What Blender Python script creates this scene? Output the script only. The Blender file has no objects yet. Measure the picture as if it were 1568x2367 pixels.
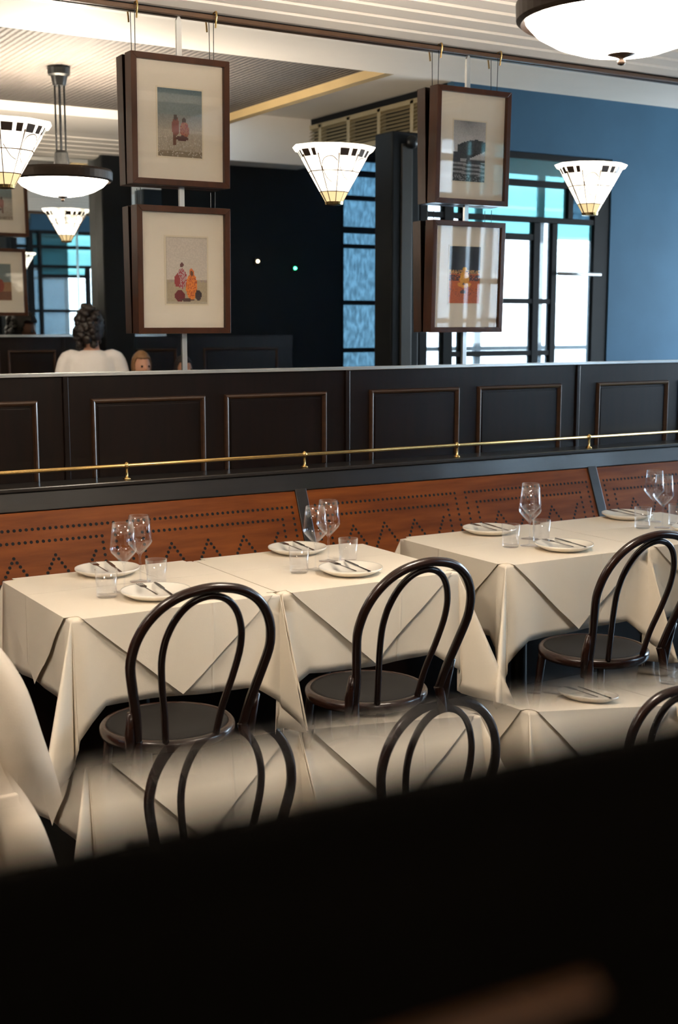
import bpy, bmesh, math, random
from math import sin, cos, pi, radians, sqrt
from mathutils import Vector, Matrix
random.seed(7)
sc = bpy.context.scene
COL = sc.collection

# ---------------------------------------------------------------- camera
cam_d = bpy.data.cameras.new('camera'); cam = bpy.data.objects.new('camera', cam_d); COL.objects.link(cam)
cam_d.sensor_fit = 'VERTICAL'; cam_d.sensor_height = 36.0; cam_d.sensor_width = 36.0
cam_d.lens = 2917.0/2367.0*36.0
YAW = radians(31.2); PIT = math.atan2(438, 2917)
fw = Vector((sin(YAW)*cos(PIT), cos(YAW)*cos(PIT), -sin(PIT)))
rt = Vector((cos(YAW), -sin(YAW), 0)); up = rt.cross(fw)
M = Matrix((rt, up, -fw)).transposed().to_4x4(); M.translation = Vector((0, 0, 1.65))
cam.matrix_world = M
cam_d.clip_start = 0.01; cam_d.clip_end = 200
cam_d.dof.use_dof = True; cam_d.dof.focus_distance = 4.5; cam_d.dof.aperture_fstop = 3.6
sc.camera = cam

# ---------------------------------------------------------------- world, light, exposure
W = bpy.data.worlds.new('sky'); sc.world = W; W.use_nodes = True
nt = W.node_tree; bg = nt.nodes['Background']
tc = nt.nodes.new('ShaderNodeTexCoord'); sep = nt.nodes.new('ShaderNodeSeparateXYZ'); rp = nt.nodes.new('ShaderNodeValToRGB')
nt.links.new(tc.outputs['Generated'], sep.inputs[0]); nt.links.new(sep.outputs['Z'], rp.inputs[0]); nt.links.new(rp.outputs[0], bg.inputs[0])
rp.color_ramp.elements[0].position = 0.0; rp.color_ramp.elements[0].color = (0.62, 0.72, 0.8, 1)
rp.color_ramp.elements[1].position = 0.5; rp.color_ramp.elements[1].color = (0.42, 0.68, 0.95, 1)
bg.inputs[1].default_value = 3.4
sc.view_settings.view_transform = 'Standard'; sc.view_settings.look = 'None'
sc.view_settings.gamma = 1; sc.view_settings.use_curve_mapping = False
sc.view_settings.exposure = 2.6
PEND_E = 10.0; SCON_E = 0.62
try:
    sc.cycles.max_bounces = 14; sc.cycles.glossy_bounces = 8; sc.cycles.transmission_bounces = 10
    sc.cycles.transparent_max_bounces = 24; sc.cycles.diffuse_bounces = 5
    sc.cycles.caustics_reflective = False; sc.cycles.caustics_refractive = False
except Exception: pass

# ---------------------------------------------------------------- materials
MATS = {}
def mat(name, col, rough=0.6, metal=0.0, emit=None, es=0.0, noise=0.0, nscale=8.0, stretch=(1,1,1), bump=0.0, bscale=40.0, spec=0.5, coat=0.0, col2=None):
    if name in MATS: return MATS[name]
    m = bpy.data.materials.new(name); m.use_nodes = True; n = m.node_tree; b = n.nodes['Principled BSDF']
    b.inputs['Base Color'].default_value = (*col, 1); b.inputs['Roughness'].default_value = rough
    b.inputs['Metallic'].default_value = metal; b.inputs['Specular IOR Level'].default_value = spec
    b.inputs['Coat Weight'].default_value = coat; b.inputs['Coat Roughness'].default_value = 0.12
    if emit: b.inputs['Emission Color'].default_value = (*emit, 1); b.inputs['Emission Strength'].default_value = es
    t = n.nodes.new('ShaderNodeTexCoord'); mp = n.nodes.new('ShaderNodeMapping'); n.links.new(t.outputs['Object'], mp.inputs[0]); mp.inputs['Scale'].default_value = stretch
    if noise > 0:
        nz = n.nodes.new('ShaderNodeTexNoise'); nz.inputs['Scale'].default_value = nscale; nz.inputs['Detail'].default_value = 5
        n.links.new(mp.outputs[0], nz.inputs[0])
        r = n.nodes.new('ShaderNodeValToRGB'); n.links.new(nz.outputs[0], r.inputs[0])
        a = col; c = col2 if col2 else tuple(x*(1-noise) for x in col)
        r.color_ramp.elements[0].position = 0.3; r.color_ramp.elements[1].position = 0.7
        r.color_ramp.elements[0].color = (*c, 1); r.color_ramp.elements[1].color = (*a, 1)
        n.links.new(r.outputs[0], b.inputs['Base Color'])
    if bump > 0:
        nb = n.nodes.new('ShaderNodeTexNoise'); nb.inputs['Scale'].default_value = bscale; n.links.new(mp.outputs[0], nb.inputs[0])
        bp = n.nodes.new('ShaderNodeBump'); bp.inputs['Strength'].default_value = bump; bp.inputs['Distance'].default_value = 0.004
        n.links.new(nb.outputs[0], bp.inputs['Height']); n.links.new(bp.outputs[0], b.inputs['Normal'])
    MATS[name] = m; return m

def thin_glass(name, tint=(0.97, 0.98, 1.0), gl=1.0, rough=0.02, frost=0.0, nscale=0):
    m = bpy.data.materials.new(name); m.use_nodes = True; n = m.node_tree
    n.nodes.remove(n.nodes['Principled BSDF']); o = n.nodes['Material Output']
    tr = n.nodes.new('ShaderNodeBsdfTransparent'); tr.inputs[0].default_value = (*tint, 1)
    g = n.nodes.new('ShaderNodeBsdfGlossy'); g.inputs['Roughness'].default_value = rough; g.inputs['Color'].default_value = (gl, gl, gl, 1)
    f = n.nodes.new('ShaderNodeLayerWeight'); pw = n.nodes.new('ShaderNodeMath'); pw.operation = 'POWER'; pw.inputs[1].default_value = 4.0
    ma = n.nodes.new('ShaderNodeMath'); ma.operation = 'MULTIPLY_ADD'; ma.inputs[1].default_value = .75; ma.inputs[2].default_value = .035
    n.links.new(f.outputs['Facing'], pw.inputs[0]); n.links.new(pw.outputs[0], ma.inputs[0])
    f.inputs[0].default_value = .5
    mx = n.nodes.new('ShaderNodeMixShader'); n.links.new(ma.outputs[0], mx.inputs[0])
    base = tr
    if frost > 0:
        tl = n.nodes.new('ShaderNodeBsdfTranslucent'); tl.inputs[0].default_value = (*tint, 1)
        m2 = n.nodes.new('ShaderNodeMixShader'); m2.inputs[0].default_value = frost
        n.links.new(tr.outputs[0], m2.inputs[1]); n.links.new(tl.outputs[0], m2.inputs[2]); base = m2
    if nscale:
        t = n.nodes.new('ShaderNodeTexCoord'); mp = n.nodes.new('ShaderNodeMapping'); mp.inputs['Scale'].default_value = (1, 1, .35)
        nz = n.nodes.new('ShaderNodeTexNoise'); nz.inputs['Scale'].default_value = nscale; nz.inputs['Detail'].default_value = 3
        r = n.nodes.new('ShaderNodeValToRGB'); r.color_ramp.elements[0].position = .35; r.color_ramp.elements[1].position = .65
        r.color_ramp.elements[0].color = (*[x*0.6 for x in tint], 1); r.color_ramp.elements[1].color = (*tint, 1)
        n.links.new(t.outputs['Object'], mp.inputs[0]); n.links.new(mp.outputs[0], nz.inputs[0]); n.links.new(nz.outputs[0], r.inputs[0]); n.links.new(r.outputs[0], tr.inputs[0])
    n.links.new(base.outputs[0], mx.inputs[1]); n.links.new(g.outputs[0], mx.inputs[2]); n.links.new(mx.outputs[0], o.inputs[0])
    MATS[name] = m; return m

def dispersive_glass(name):
    m = bpy.data.materials.new(name); m.use_nodes = True; n = m.node_tree
    n.nodes.remove(n.nodes['Principled BSDF']); o = n.nodes['Material Output']
    prev = None
    for c, ior in (((1, 0, 0, 1), 1.500), ((0, 1, 0, 1), 1.511), ((0, 0, 1, 1), 1.522)):
        g = n.nodes.new('ShaderNodeBsdfGlass'); g.inputs['Color'].default_value = c; g.inputs['Roughness'].default_value = 0.0; g.inputs['IOR'].default_value = ior
        if prev is None: prev = g
        else:
            a = n.nodes.new('ShaderNodeAddShader'); n.links.new(prev.outputs[0], a.inputs[0]); n.links.new(g.outputs[0], a.inputs[1]); prev = a
    n.links.new(prev.outputs[0], o.inputs[0]); MATS[name] = m; return m

def vcol_mat(name, rough=0.5):
    m = bpy.data.materials.new(name); m.use_nodes = True; n = m.node_tree; b = n.nodes['Principled BSDF']; b.inputs['Roughness'].default_value = rough
    a = n.nodes.new('ShaderNodeVertexColor'); a.layer_name = 'Col'; n.links.new(a.outputs[0], b.inputs['Base Color']); MATS[name] = m; return m

WOODDK = mat('dark_lacquered_wood', (0.010, 0.0038, 0.0018), 0.34, noise=0.5, nscale=5, stretch=(6, 6, .6), bump=.05, bscale=60, coat=.05, spec=.28)
MOULD = mat('moulding_wood', (0.060, 0.028, 0.014), 0.3, noise=.4, nscale=6, stretch=(1, 6, 6), coat=.4)
CAPW = mat('ledge_wood', (0.02, 0.015, 0.012), 0.36, noise=0.4, nscale=5, stretch=(.6, 6, 6), coat=.3)
PLY = mat('perforated_plywood', (0.22, 0.058, 0.009), 0.45, noise=0.6, nscale=4, stretch=(.8, 4, 7), col2=(0.12, 0.028, 0.005), coat=.0, spec=.12)
HOLE = mat('hole_black', (0.004, 0.003, 0.003), .9)
BENT = mat('bentwood', (0.024, 0.008, 0.0045), 0.26, noise=.4, nscale=7, stretch=(3, 3, .7), coat=.2)
SEATB = mat('dark_seat', (0.007, 0.006, 0.0055), .6, spec=.25)
CLOTH = mat('white_linen', (0.80, 0.715, 0.59), 0.85, noise=.05, nscale=3, bump=.08, bscale=350, spec=.2)
PORC = mat('porcelain', (0.83, 0.78, 0.69), 0.2, noise=.03, nscale=4)
STEEL = mat('steel', (0.42, 0.40, 0.39), 0.22, metal=1, noise=.1, nscale=9)
BRASS = mat('brass', (0.78, 0.52, 0.20), 0.22, metal=1, noise=.2, nscale=6)
BRONZE = mat('dark_bronze', (0.035, 0.020, 0.012), 0.42, metal=.6, noise=.3, nscale=12)
IRON = mat('black_iron', (0.02, 0.02, 0.02), 0.4, metal=.6, noise=.3, nscale=12)
CHROME = mat('pale_metal_strip', (0.72, 0.74, 0.74), 0.25, metal=.7, noise=.05, nscale=8)
PLASTER = mat('cream_plaster', (0.86, 0.80, 0.73), 0.7, noise=.05, nscale=3, bump=.04)
RIBC = mat('ribbed_ceiling', (0.095, 0.080, 0.070), 0.8, noise=.25, nscale=2.2)
SLATE = mat('slate_blue_paint', (0.055, 0.125, 0.20), 0.62, spec=.12, noise=.15, nscale=2.5)
DARKW = mat('near_black_paint', (0.010, 0.011, 0.012), .5, spec=.15, noise=.2, nscale=4)
BLACKF = mat('black_frame_paint', (0.008, 0.008, 0.009), .6, spec=.15, noise=.2, nscale=6)
FLOORM = mat('dark_floor', (0.028, 0.02, 0.016), .35, noise=.4, nscale=3)
TAN = mat('tan_trim', (0.42, 0.30, 0.14), .5, noise=.15, nscale=4)
LOUV = mat('beige_louvre', (0.36, 0.29, 0.17), .5, noise=.15, nscale=5)
MIRR = mat('mirror_silver', (0.86, 0.88, 0.87), 0.0, metal=1)
FRAMEW = mat('reddish_brown_frame', (0.070, 0.021, 0.006), .42, spec=.2, noise=.4, nscale=5, stretch=(4, 4, 1), coat=.2)
MATB = mat('cream_mat_board', (0.88, 0.79, 0.65), .8, noise=.03, nscale=3)
WINEG = thin_glass('clear_stemware', (0.975, 0.98, 0.99), 1.0, .03)
PANEC = thin_glass('clear_pane', (0.95, 0.97, 0.98), 1.0, .02, frost=.25)
PANET = thin_glass('teal_transom_pane', (0.33, 0.50, 0.50), 1.0, .05, frost=.3)
PANER = thin_glass('rippled_blue_pane', (0.14, 0.20, 0.235), 1.0, .1, frost=.1, nscale=38)
PICG = thin_glass('picture_glazing', (0.97, 0.97, 0.97), 1.0, .02)
BEVG = bpy.data.materials.new('bevelled_glass'); BEVG.use_nodes = True
_n = BEVG.node_tree; _n.nodes.remove(_n.nodes['Principled BSDF']); _g = _n.nodes.new('ShaderNodeBsdfGlass'); _g.inputs['Roughness'].default_value = 0; _g.inputs['IOR'].default_value = 1.51
_n.links.new(_g.outputs[0], _n.nodes['Material Output'].inputs[0])
PENDG = mat('pendant_opal', (0.9, 0.85, 0.78), .4, emit=(1.0, 0.87, 0.71), es=PEND_E, noise=.05, nscale=3)
SCONG = mat('sconce_opal', (0.8, 0.75, 0.66), .35, emit=(1.0, 0.86, 0.66), es=SCON_E, noise=.05, nscale=3)
def opal_variation(m, es, lo, hi, scale):
    n = m.node_tree; b = n.nodes['Principled BSDF']
    t = n.nodes.new('ShaderNodeTexCoord'); nz = n.nodes.new('ShaderNodeTexNoise'); nz.inputs['Scale'].default_value = scale
    r = n.nodes.new('ShaderNodeMapRange'); r.inputs['From Min'].default_value = .35; r.inputs['From Max'].default_value = .65; r.inputs['To Min'].default_value = es*lo; r.inputs['To Max'].default_value = es*hi
    n.links.new(t.outputs['Object'], nz.inputs[0]); n.links.new(nz.outputs[0], r.inputs[0]); n.links.new(r.outputs[0], b.inputs['Emission Strength'])
opal_variation(SCONG, SCON_E, .3, 1.8, 12)
SCONT = mat('sconce_amber_tip', (0.6, 0.5, 0.3), .4, emit=(1.0, 0.72, 0.36), es=.16, noise=.1, nscale=9)
LEADB = mat('sconce_brown_leading', (0.13, 0.065, 0.025), .5, noise=.2, nscale=9)
LEAD = mat('sconce_leading', (0.05, 0.03, 0.02), .5, metal=.4, noise=.2, nscale=9)
SKIN = mat('skin', (0.55, 0.27, 0.17), .5, noise=.1, nscale=6)
SHIRT = mat('white_shirt', (0.80, 0.74, 0.70), .85, noise=.06, nscale=5, bump=.1, bscale=30)
HAIRD = mat('dark_brown_hair', (0.022, 0.012, 0.008), .5, noise=.5, nscale=40, bump=.6, bscale=60)
HAIRB = mat('light_brown_hair', (0.30, 0.15, 0.06), .5, noise=.4, nscale=40, bump=.6, bscale=60)
TROU = mat('dark_trousers', (0.02, 0.02, 0.025), .85, noise=.2, nscale=9)
SHOE = mat('black_shoe', (0.01, 0.01, 0.01), .35, noise=.2, nscale=9)
EYEM = mat('eye_dark', (0.02, 0.012, 0.01), .2, noise=.1, nscale=9)
LIP = mat('lips', (0.40, 0.12, 0.10), .4, noise=.1, nscale=9)
LEDG = mat('green_led', (0.0, 0.3, 0.1), .4, emit=(0.05, 1, 0.35), es=3, noise=.01)
LEDW = mat('warm_lamp_dot', (0.5, 0.4, 0.2), .4, emit=(1, .75, .4), es=3, noise=.01)
JACK = mat('cream_jacket_cloth', (0.72, 0.62, 0.50), .85, noise=.08, nscale=5, bump=.1, bscale=200, spec=.2)
STREET = mat('pale_pavement', (0.45, 0.47, 0.48), .8, noise=.2, nscale=2)
VCOL = vcol_mat('printed_photograph')

# pressed fold lines in the linen
n = CLOTH.node_tree; b = n.nodes['Principled BSDF']; t = n.nodes.new('ShaderNodeTexCoord'); sx_ = n.nodes.new('ShaderNodeSeparateXYZ'); n.links.new(t.outputs['Object'], sx_.inputs[0])
outs = []
for ax, off in (('X', .11), ('Y', .06)):
    a1 = n.nodes.new('ShaderNodeMath'); a1.operation = 'SUBTRACT'; a1.inputs[1].default_value = off; n.links.new(sx_.outputs[ax], a1.inputs[0])
    a2 = n.nodes.new('ShaderNodeMath'); a2.operation = 'ABSOLUTE'; n.links.new(a1.outputs[0], a2.inputs[0])
    a3 = n.nodes.new('ShaderNodeMapRange'); a3.inputs['From Max'].default_value = .006; a3.inputs['To Min'].default_value = 1; a3.inputs['To Max'].default_value = 0; n.links.new(a2.outputs[0], a3.inputs[0]); outs.append(a3)
ad = n.nodes.new('ShaderNodeMath'); ad.operation = 'MAXIMUM'; n.links.new(outs[0].outputs[0], ad.inputs[0]); n.links.new(outs[1].outputs[0], ad.inputs[1])
old = b.inputs['Normal'].links[0].from_node
bp = n.nodes.new('ShaderNodeBump'); bp.inputs['Strength'].default_value = .8; bp.inputs['Distance'].default_value = .0022
n.links.new(ad.outputs[0], bp.inputs['Height']); n.links.new(old.outputs[0], bp.inputs['Normal']); n.links.new(bp.outputs[0], b.inputs['Normal'])

# ribbed wallpaper relief for the ceiling
n = RIBC.node_tree; b = n.nodes['Principled BSDF']
t = n.nodes.new('ShaderNodeTexCoord'); wv = n.nodes.new('ShaderNodeTexWave'); wv.bands_direction = 'X'; wv.inputs['Scale'].default_value = 9
wv.inputs['Distortion'].default_value = 1.0; wv.inputs['Detail Scale'].default_value = 3
bp = n.nodes.new('ShaderNodeBump'); bp.inputs['Strength'].default_value = 1.0; bp.inputs['Distance'].default_value = .006
n.links.new(t.outputs['Object'], wv.inputs[0]); n.links.new(wv.outputs[0], bp.inputs['Height']); n.links.new(bp.outputs[0], b.inputs['Normal'])

# ---------------------------------------------------------------- helpers
def obj(name, bm, m, parent=None, smooth=False, bevel=0.0, loc=None):
    me = bpy.data.meshes.new(name); bm.to_mesh(me); bm.free()
    if smooth:
        for p in me.polygons: p.use_smooth = True
    o = bpy.data.objects.new(name, me); COL.objects.link(o)
    for k in (m if isinstance(m, (list, tuple)) else [m]): me.materials.append(k)
    if parent: o.parent = parent
    if loc: o.location = loc
    if bevel > 0:
        md = o.modifiers.new('bevel', 'BEVEL'); md.width = bevel; md.segments = 2; md.limit_method = 'ANGLE'
    return o
def BM(): return bmesh.new()
def box(bm, x0, x1, y0, y1, z0, z1):
    v = [bm.verts.new((x, y, z)) for x in (x0, x1) for y in (y0, y1) for z in (z0, z1)]
    for q in ((0, 1, 3, 2), (4, 6, 7, 5), (0, 4, 5, 1), (2, 3, 7, 6), (0, 2, 6, 4), (1, 5, 7, 3)): bm.faces.new([v[i] for i in q])
    return bm
def bx(x0, x1, y0, y1, z0, z1): return box(BM(), x0, x1, y0, y1, z0, z1)
def prism(bm, poly, axis, a, b_):
    # poly = list of 2-D points, extruded along axis 'x' (poly is y,z) or 'y' (x,z) or 'z' (x,y)
    def P(p, t): return {'x': (t, p[0], p[1]), 'y': (p[0], t, p[1]), 'z': (p[0], p[1], t)}[axis]
    A = [bm.verts.new(P(p, a)) for p in poly]; B = [bm.verts.new(P(p, b_)) for p in poly]; k = len(poly)
    bm.faces.new(A[::-1]); bm.faces.new(B)
    for i in range(k): bm.faces.new((A[i], A[(i+1) % k], B[(i+1) % k], B[i]))
    bmesh.ops.recalc_face_normals(bm, faces=bm.faces)
    return bm
def lathe(bm, prof, segs=24, c=(0, 0, 0), a0=0, a1=2*pi, caps=True):
    full = abs(a1-a0-2*pi) < 1e-6; N = segs if full else segs+1
    rings = []
    for r, z in prof:
        if r < 1e-6: rings.append([bm.verts.new((c[0], c[1], c[2]+z))])
        else: rings.append([bm.verts.new((c[0]+r*cos(a0+(a1-a0)*i/segs), c[1]+r*sin(a0+(a1-a0)*i/segs), c[2]+z)) for i in range(N)])
    for A, B in zip(rings, rings[1:]):
        for i in range(segs):
            j = (i+1) % N
            if len(A) == 1 and len(B) == 1: continue
            if len(A) == 1: bm.faces.new((A[0], B[j], B[i]))
            elif len(B) == 1: bm.faces.new((A[i], A[j], B[0]))
            else: bm.faces.new((A[i], A[j], B[j], B[i]))
    bmesh.ops.recalc_face_normals(bm, faces=bm.faces)
    return bm
def tube(bm, pts, r, segs=10, closed=False, caps=True):
    pts = [Vector(p) for p in pts]; N = len(pts); R = r if isinstance(r, (list, tuple)) else [r]*N
    rings = []; prev = None
    for i, p in enumerate(pts):
        if closed: t = pts[(i+1) % N]-pts[i-1]
        else: t = pts[min(i+1, N-1)]-pts[max(i-1, 0)]
        t.normalize()
        if prev is None:
            u = t.orthogonal().normalized()
        else:
            u = (prev-t*prev.dot(t)); u = u.normalized() if u.length > 1e-6 else t.orthogonal().normalized()
        prev = u; w = t.cross(u)
        rings.append([bm.verts.new(p+(u*cos(2*pi*k/segs)+w*sin(2*pi*k/segs))*R[i]) for k in range(segs)])
    for i in range(N if closed else N-1):
        A = rings[i]; B = rings[(i+1) % N]
        for k in range(segs): bm.faces.new((A[k], A[(k+1) % segs], B[(k+1) % segs], B[k]))
    if caps and not closed: bm.faces.new(rings[0][::-1]); bm.faces.new(rings[-1])
    return bm
def smooth_path(ctrl, n=6):
    out = []; P = [Vector(p) for p in ctrl]
    for i in range(len(P)-1):
        p0 = P[max(i-1, 0)]; p1 = P[i]; p2 = P[i+1]; p3 = P[min(i+2, len(P)-1)]
        for k in range(n):
            t = k/n
            out.append(0.5*((2*p1)+(-p0+p2)*t+(2*p0-5*p1+4*p2-p3)*t*t+(-p0+3*p1-3*p2+p3)*t**3))
    out.append(P[-1]); return out
def thing(name, label, cat, loc=(0, 0, 0), rotz=0, group=None):
    o = bpy.data.objects.new(name, None); COL.objects.link(o); o.location = loc; o.rotation_euler = (0, 0, rotz)
    o.empty_display_size = .1; return tag(o, label, cat, group)
def tag(o, label, cat, group=None):
    o['label'] = label; o['category'] = cat
    if group: o['group'] = group
    return o
def struct(name, bm, m, **k):
    o = obj(name, bm, m, **k)
    if not k.get('parent'): o['kind'] = 'structure'
    return o
def semp(name, loc=(0, 0, 0)):
    o = bpy.data.objects.new(name, None); COL.objects.link(o); o.location = loc; o['kind'] = 'structure'; o.empty_display_size = .1; return o
def dup(root, loc, rotz=None, label=None, group=None):
    r = root.copy(); COL.objects.link(r); r.location = loc
    if rotz is not None: r.rotation_euler = (0, 0, rotz)
    if label: r['label'] = label
    if group: r['group'] = group
    for ch in list(root.children):
        c = ch.copy(); COL.objects.link(c); c.parent = r
        for g in list(ch.children):
            d = g.copy(); COL.objects.link(d); d.parent = c
    return r

# ================================================================ SETTING
# floor, ceilings
struct('floor', bx(-3.2, 9.2, -3.2, 5.1, -.1, 0), FLOORM)
struct('ceiling', bx(-3.2, 4.05, -3.2, 5.1, 3.08, 3.16), RIBC)
struct('ceiling_right', bx(4.05, 9.2, 0, 5.1, 3.30, 3.38), PLASTER)
fr = struct('trim_1', bx(4.03, 4.09, 1.1, 3.7, 3.03, 3.32), TAN)
# coved cornices: a shallow sloping soffit with grooves cut beside the wall
def cornice(name, x0, x1, ywall, sgn, zin=3.05):
    pts = []
    d = 0.0; z = 2.90
    pts.append((0, 2.90)); pts.append((0.03, 2.90))
    d = .03
    for k in range(5):
        pts += [(d+.07, z+.012), (d+.072, z+.034), (d+.09, z+.034), (d+.092, z+.018)]
        d += .092; z += .018
    pts += [(d+.10, z+.012), (1.18, zin-.03), (1.2, zin-.03), (1.2, zin+.06), (0, zin+.06)]
    poly = [(ywall+sgn*p[0], p[1]) for p in pts]
    return struct(name, prism(BM(), poly, 'x', x0, x1), PLASTER)
cornice('trim_2', -3.1, 9.0, 4.9, -1)
cornice('trim_3', -3.1, 4.05, .2, 1)
# cornice band over the facade, right part (plain, no grooves)
struct('trim_4', bx(4.05, 5.4, .2, .5, 2.93, 3.30), PLASTER)

# walls
struct('wall_left', bx(-3.2, -3.1, -3.1, 4.9, 0, 3.08), DARKW)
struct('wall_sky_block_rear', bx(-3.1, 1.5, -3.1, -3.0, 0, 3.08), DARKW)  # unseen wall added behind the camera to shut out the sky light
struct('wall_sky_block_side', bx(1.5, 1.6, -3.1, 0.0, 0, 3.08), DARKW)  # added beside the camera, out of view, also keeping sky light out
wr = struct('wall_right', box(box(box(box(BM(), 9.0, 9.1, 0, 2.5, 0, 3.3), 9.0, 9.1, 4.85, 5.0, 0, 3.3), 9.0, 9.1, 2.5, 4.85, 0, .7), 9.0, 9.1, 2.5, 4.85, 2.5, 3.3), SLATE)  # unseen window opening, height and width set for the daylight it lets in
# main wall with the mirror
wb = struct('wall_back', bx(-3.1, 9.0, 4.93, 5.1, 0, 3.3), DARKW)
# facade wall (faces the mirror)
wf = struct('wall_front', box(box(BM(), 1.6, 5.40, 0, .18, 0, 3.3), 5.40, 5.85, 0, .18, 0, 3.3), DARKW)
struct('wall_front_plinth', bx(5.85, 9.0, 0, .18, 0, 1.2), DARKW)['kind'] = 'structure'
struct('wall_front_lintel', bx(5.85, 9.0, 0, .18, 3.1, 3.3), DARKW)['kind'] = 'structure'
pave = struct('ground_street', bx(5.0, 16, -14, 0, -.25, -.15), STREET)

# ---- wainscot of the main wall: stiles and framed panels as parts of the wall
def wainscot(parent, xs, panels, y, s, z0, z1, ztop):
    # xs: section limits; panels: list of (x0,x1); s=-1 faces -y, +1 faces +y
    yb = sorted((y, y+s*.030))
    for a, b_ in zip(xs, xs[1:]):
        bm = BM(); box(bm, a+.003, b_-.003, yb[0], yb[1], z0, z1)
        obj('panel_board', bm, WOODDK, parent, bevel=.003)
    for a in xs[1:-1]:
        yy = sorted((y+s*.030, y+s*.040)); obj('stile', bx(a-.012, a+.012, *yy, z0, z1), WOODDK, parent, bevel=.004)
    for a, b_ in panels:
        zb = z0+.06
        # frame moulding with a raised rounded bead, mitred ring
        bm = BM(); w = .022
        prof = [(0, 0), (.004, .012), (.010, .016), (.016, .012), (w, 0)]
        corners = [(a, zb), (b_, zb), (b_, ztop), (a, ztop)]; sg = [(1, 1), (-1, 1), (-1, -1), (1, -1)]
        rings = []
        for (cx_, cz), (sx, sz) in zip(corners, sg):
            rings.append([bm.verts.new((cx_+sx*p[0], y+s*(.030+p[1]), cz+sz*p[0])) for p in prof])
        for i in range(4):
            A = rings[i]; B = rings[(i+1) % 4]
            for k in range(len(prof)-1): bm.faces.new((A[k], A[k+1], B[k+1], B[k]))
        bmesh.ops.recalc_face_normals(bm, faces=bm.faces)
        obj('panel_moulding', bm, MOULD, parent, smooth=False)
        yy = sorted((y+s*.029, y+s*.0335)); obj('panel_field', bx(a+.03, b_-.03, *yy, zb+.03, ztop-.03), WOODDK, parent, bevel=.003)
wainscot(wb, [-.98, .34, 1.686, 3.01, 4.39, 5.74, 7.1], [(-.85, -.36), (-.28, .24), (.45, .95), (1.03, 1.57), (1.79, 2.30), (2.39, 2.90), (3.13, 3.64), (3.75, 4.28), (4.52, 5.03), (5.12, 5.63), (5.9, 6.4), (6.5, 7.0)], 4.93, -1, .5, 1.437, 1.345)
tr = struct('trim_5', bx(-3.0, 8.9, 4.885, 4.93, 1.437, 1.452), CHROME, bevel=.003)

# ---- the wall mirror (sheets side by side)
mw = thing('wall_mirror', 'long wall mirror above the dark panelling, reflecting the room and street windows', 'mirror', (0, 4.91, 1.452))
ED = [-3.0, -.71, .75, 2.21, 3.67, 5.13, 6.6, 8.9]
for a, b_ in zip(ED, ED[1:]):
    obj('mirror_sheet', bx(a+.0004, b_-.0004, -.005, .01, .0, 1.42), MIRR, mw)
for x in (.75, 2.21, 3.67, 5.13):
    bm = prism(BM(), [(x-.011, .0), (x+.011, .0), (x+.011, 1.405), (x, 1.43), (x-.011, 1.405)], 'y', -.012, -.0055)
    c = obj('cover_strip', bm, CHROME, mw); c['label'] = 'pale metal cover strip'
# picture rail along the top of the mirror
pr = thing('picture_rail', 'thin brown picture rail running along the top edge of the wall mirror', 'rail', (0, 4.88, 2.872))
obj('rail_strip', bx(-3.0, 8.9, -.006, .02, 0, .018), mat('brown_rail', (0.12, .06, .03), .4, noise=.3), pr, bevel=.003)

# ---- facade inside: second mirror, wainscot, column, window, vestibule
wainscot(wf, [1.62, 2.3, 3.30, 3.60, 4.35, 5.35], [(1.7, 2.2), (2.4, 2.8), (2.86, 3.24), (3.66, 4.26), (4.5, 5.2)], .18, 1, .1, 1.54, 1.44)
m2 = thing('facade_mirror', 'smaller mirror on the window wall, seen at the left in the big mirror', 'mirror', (0, .185, 1.56))
for a, b_ in ((1.9, 3.60), (3.85, 4.16)): obj('mirror_sheet', bx(a, b_, -.003, .008, 0, 1.36), MIRR, m2)
obj('ledge', bx(1.9, 4.16, -.003, .05, -.02, -.002), CHROME, m2)
cl = tag(obj('column', bx(3.60, 3.85, .182, .34, 0, 2.95), DARKW, bevel=.01), 'square black column on the window wall, right of the small cone lamp in the mirror', 'column')
# rail lights glinting on the dark facade wall
for x, z, mm, lb in ((5.02, 2.16, LEDW, 'tiny warm pilot lamp glowing on the dark wall'), (5.38, 2.11, LEDG, 'tiny green indicator lamp glowing on the dark wall')):
    tg = thing('indicator_lamp', lb, 'lamp', (x, .18, z))
    obj('housing', bx(-.03, .03, 0, .02, -.03, .03), BLACKF, tg, bevel=.004); obj('lens', lathe(BM(), [(0, .018), (.010, .012), (.013, 0)], 12), mm, tg).rotation_euler = (radians(-90), 0, 0)
    tg.children[-1].location = (0, .02, 0)

def glazed(name, y, xs, zs, cells, ft=.05, th=.05, mats=None, outer=.06, vb=None, hb=None):
    """window structure: bars are parts, panes are parts. xs/zs are lists of (lo,hi) bar extents"""
    w = semp(name, (0, y, 0))
    for vv in vb:
        lo, hi, z0_, z1_ = (tuple(vv)+tuple(zs)) if len(vv) == 2 else vv; obj('mullion', bx(lo, hi, -th/2, th/2, z0_, z1_), BLACKF, w, bevel=.004)
    for lo, hi, xa, xb in hb: obj('glazing_bar', bx(xa, xb, -th/2+.004, th/2-.004, lo, hi), BLACKF, w, bevel=.004)
    for xa, xb, za, zb, m in cells: obj('pane', bx(xa, xb, -.003, .003, za, zb), m, w)
    return w
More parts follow.
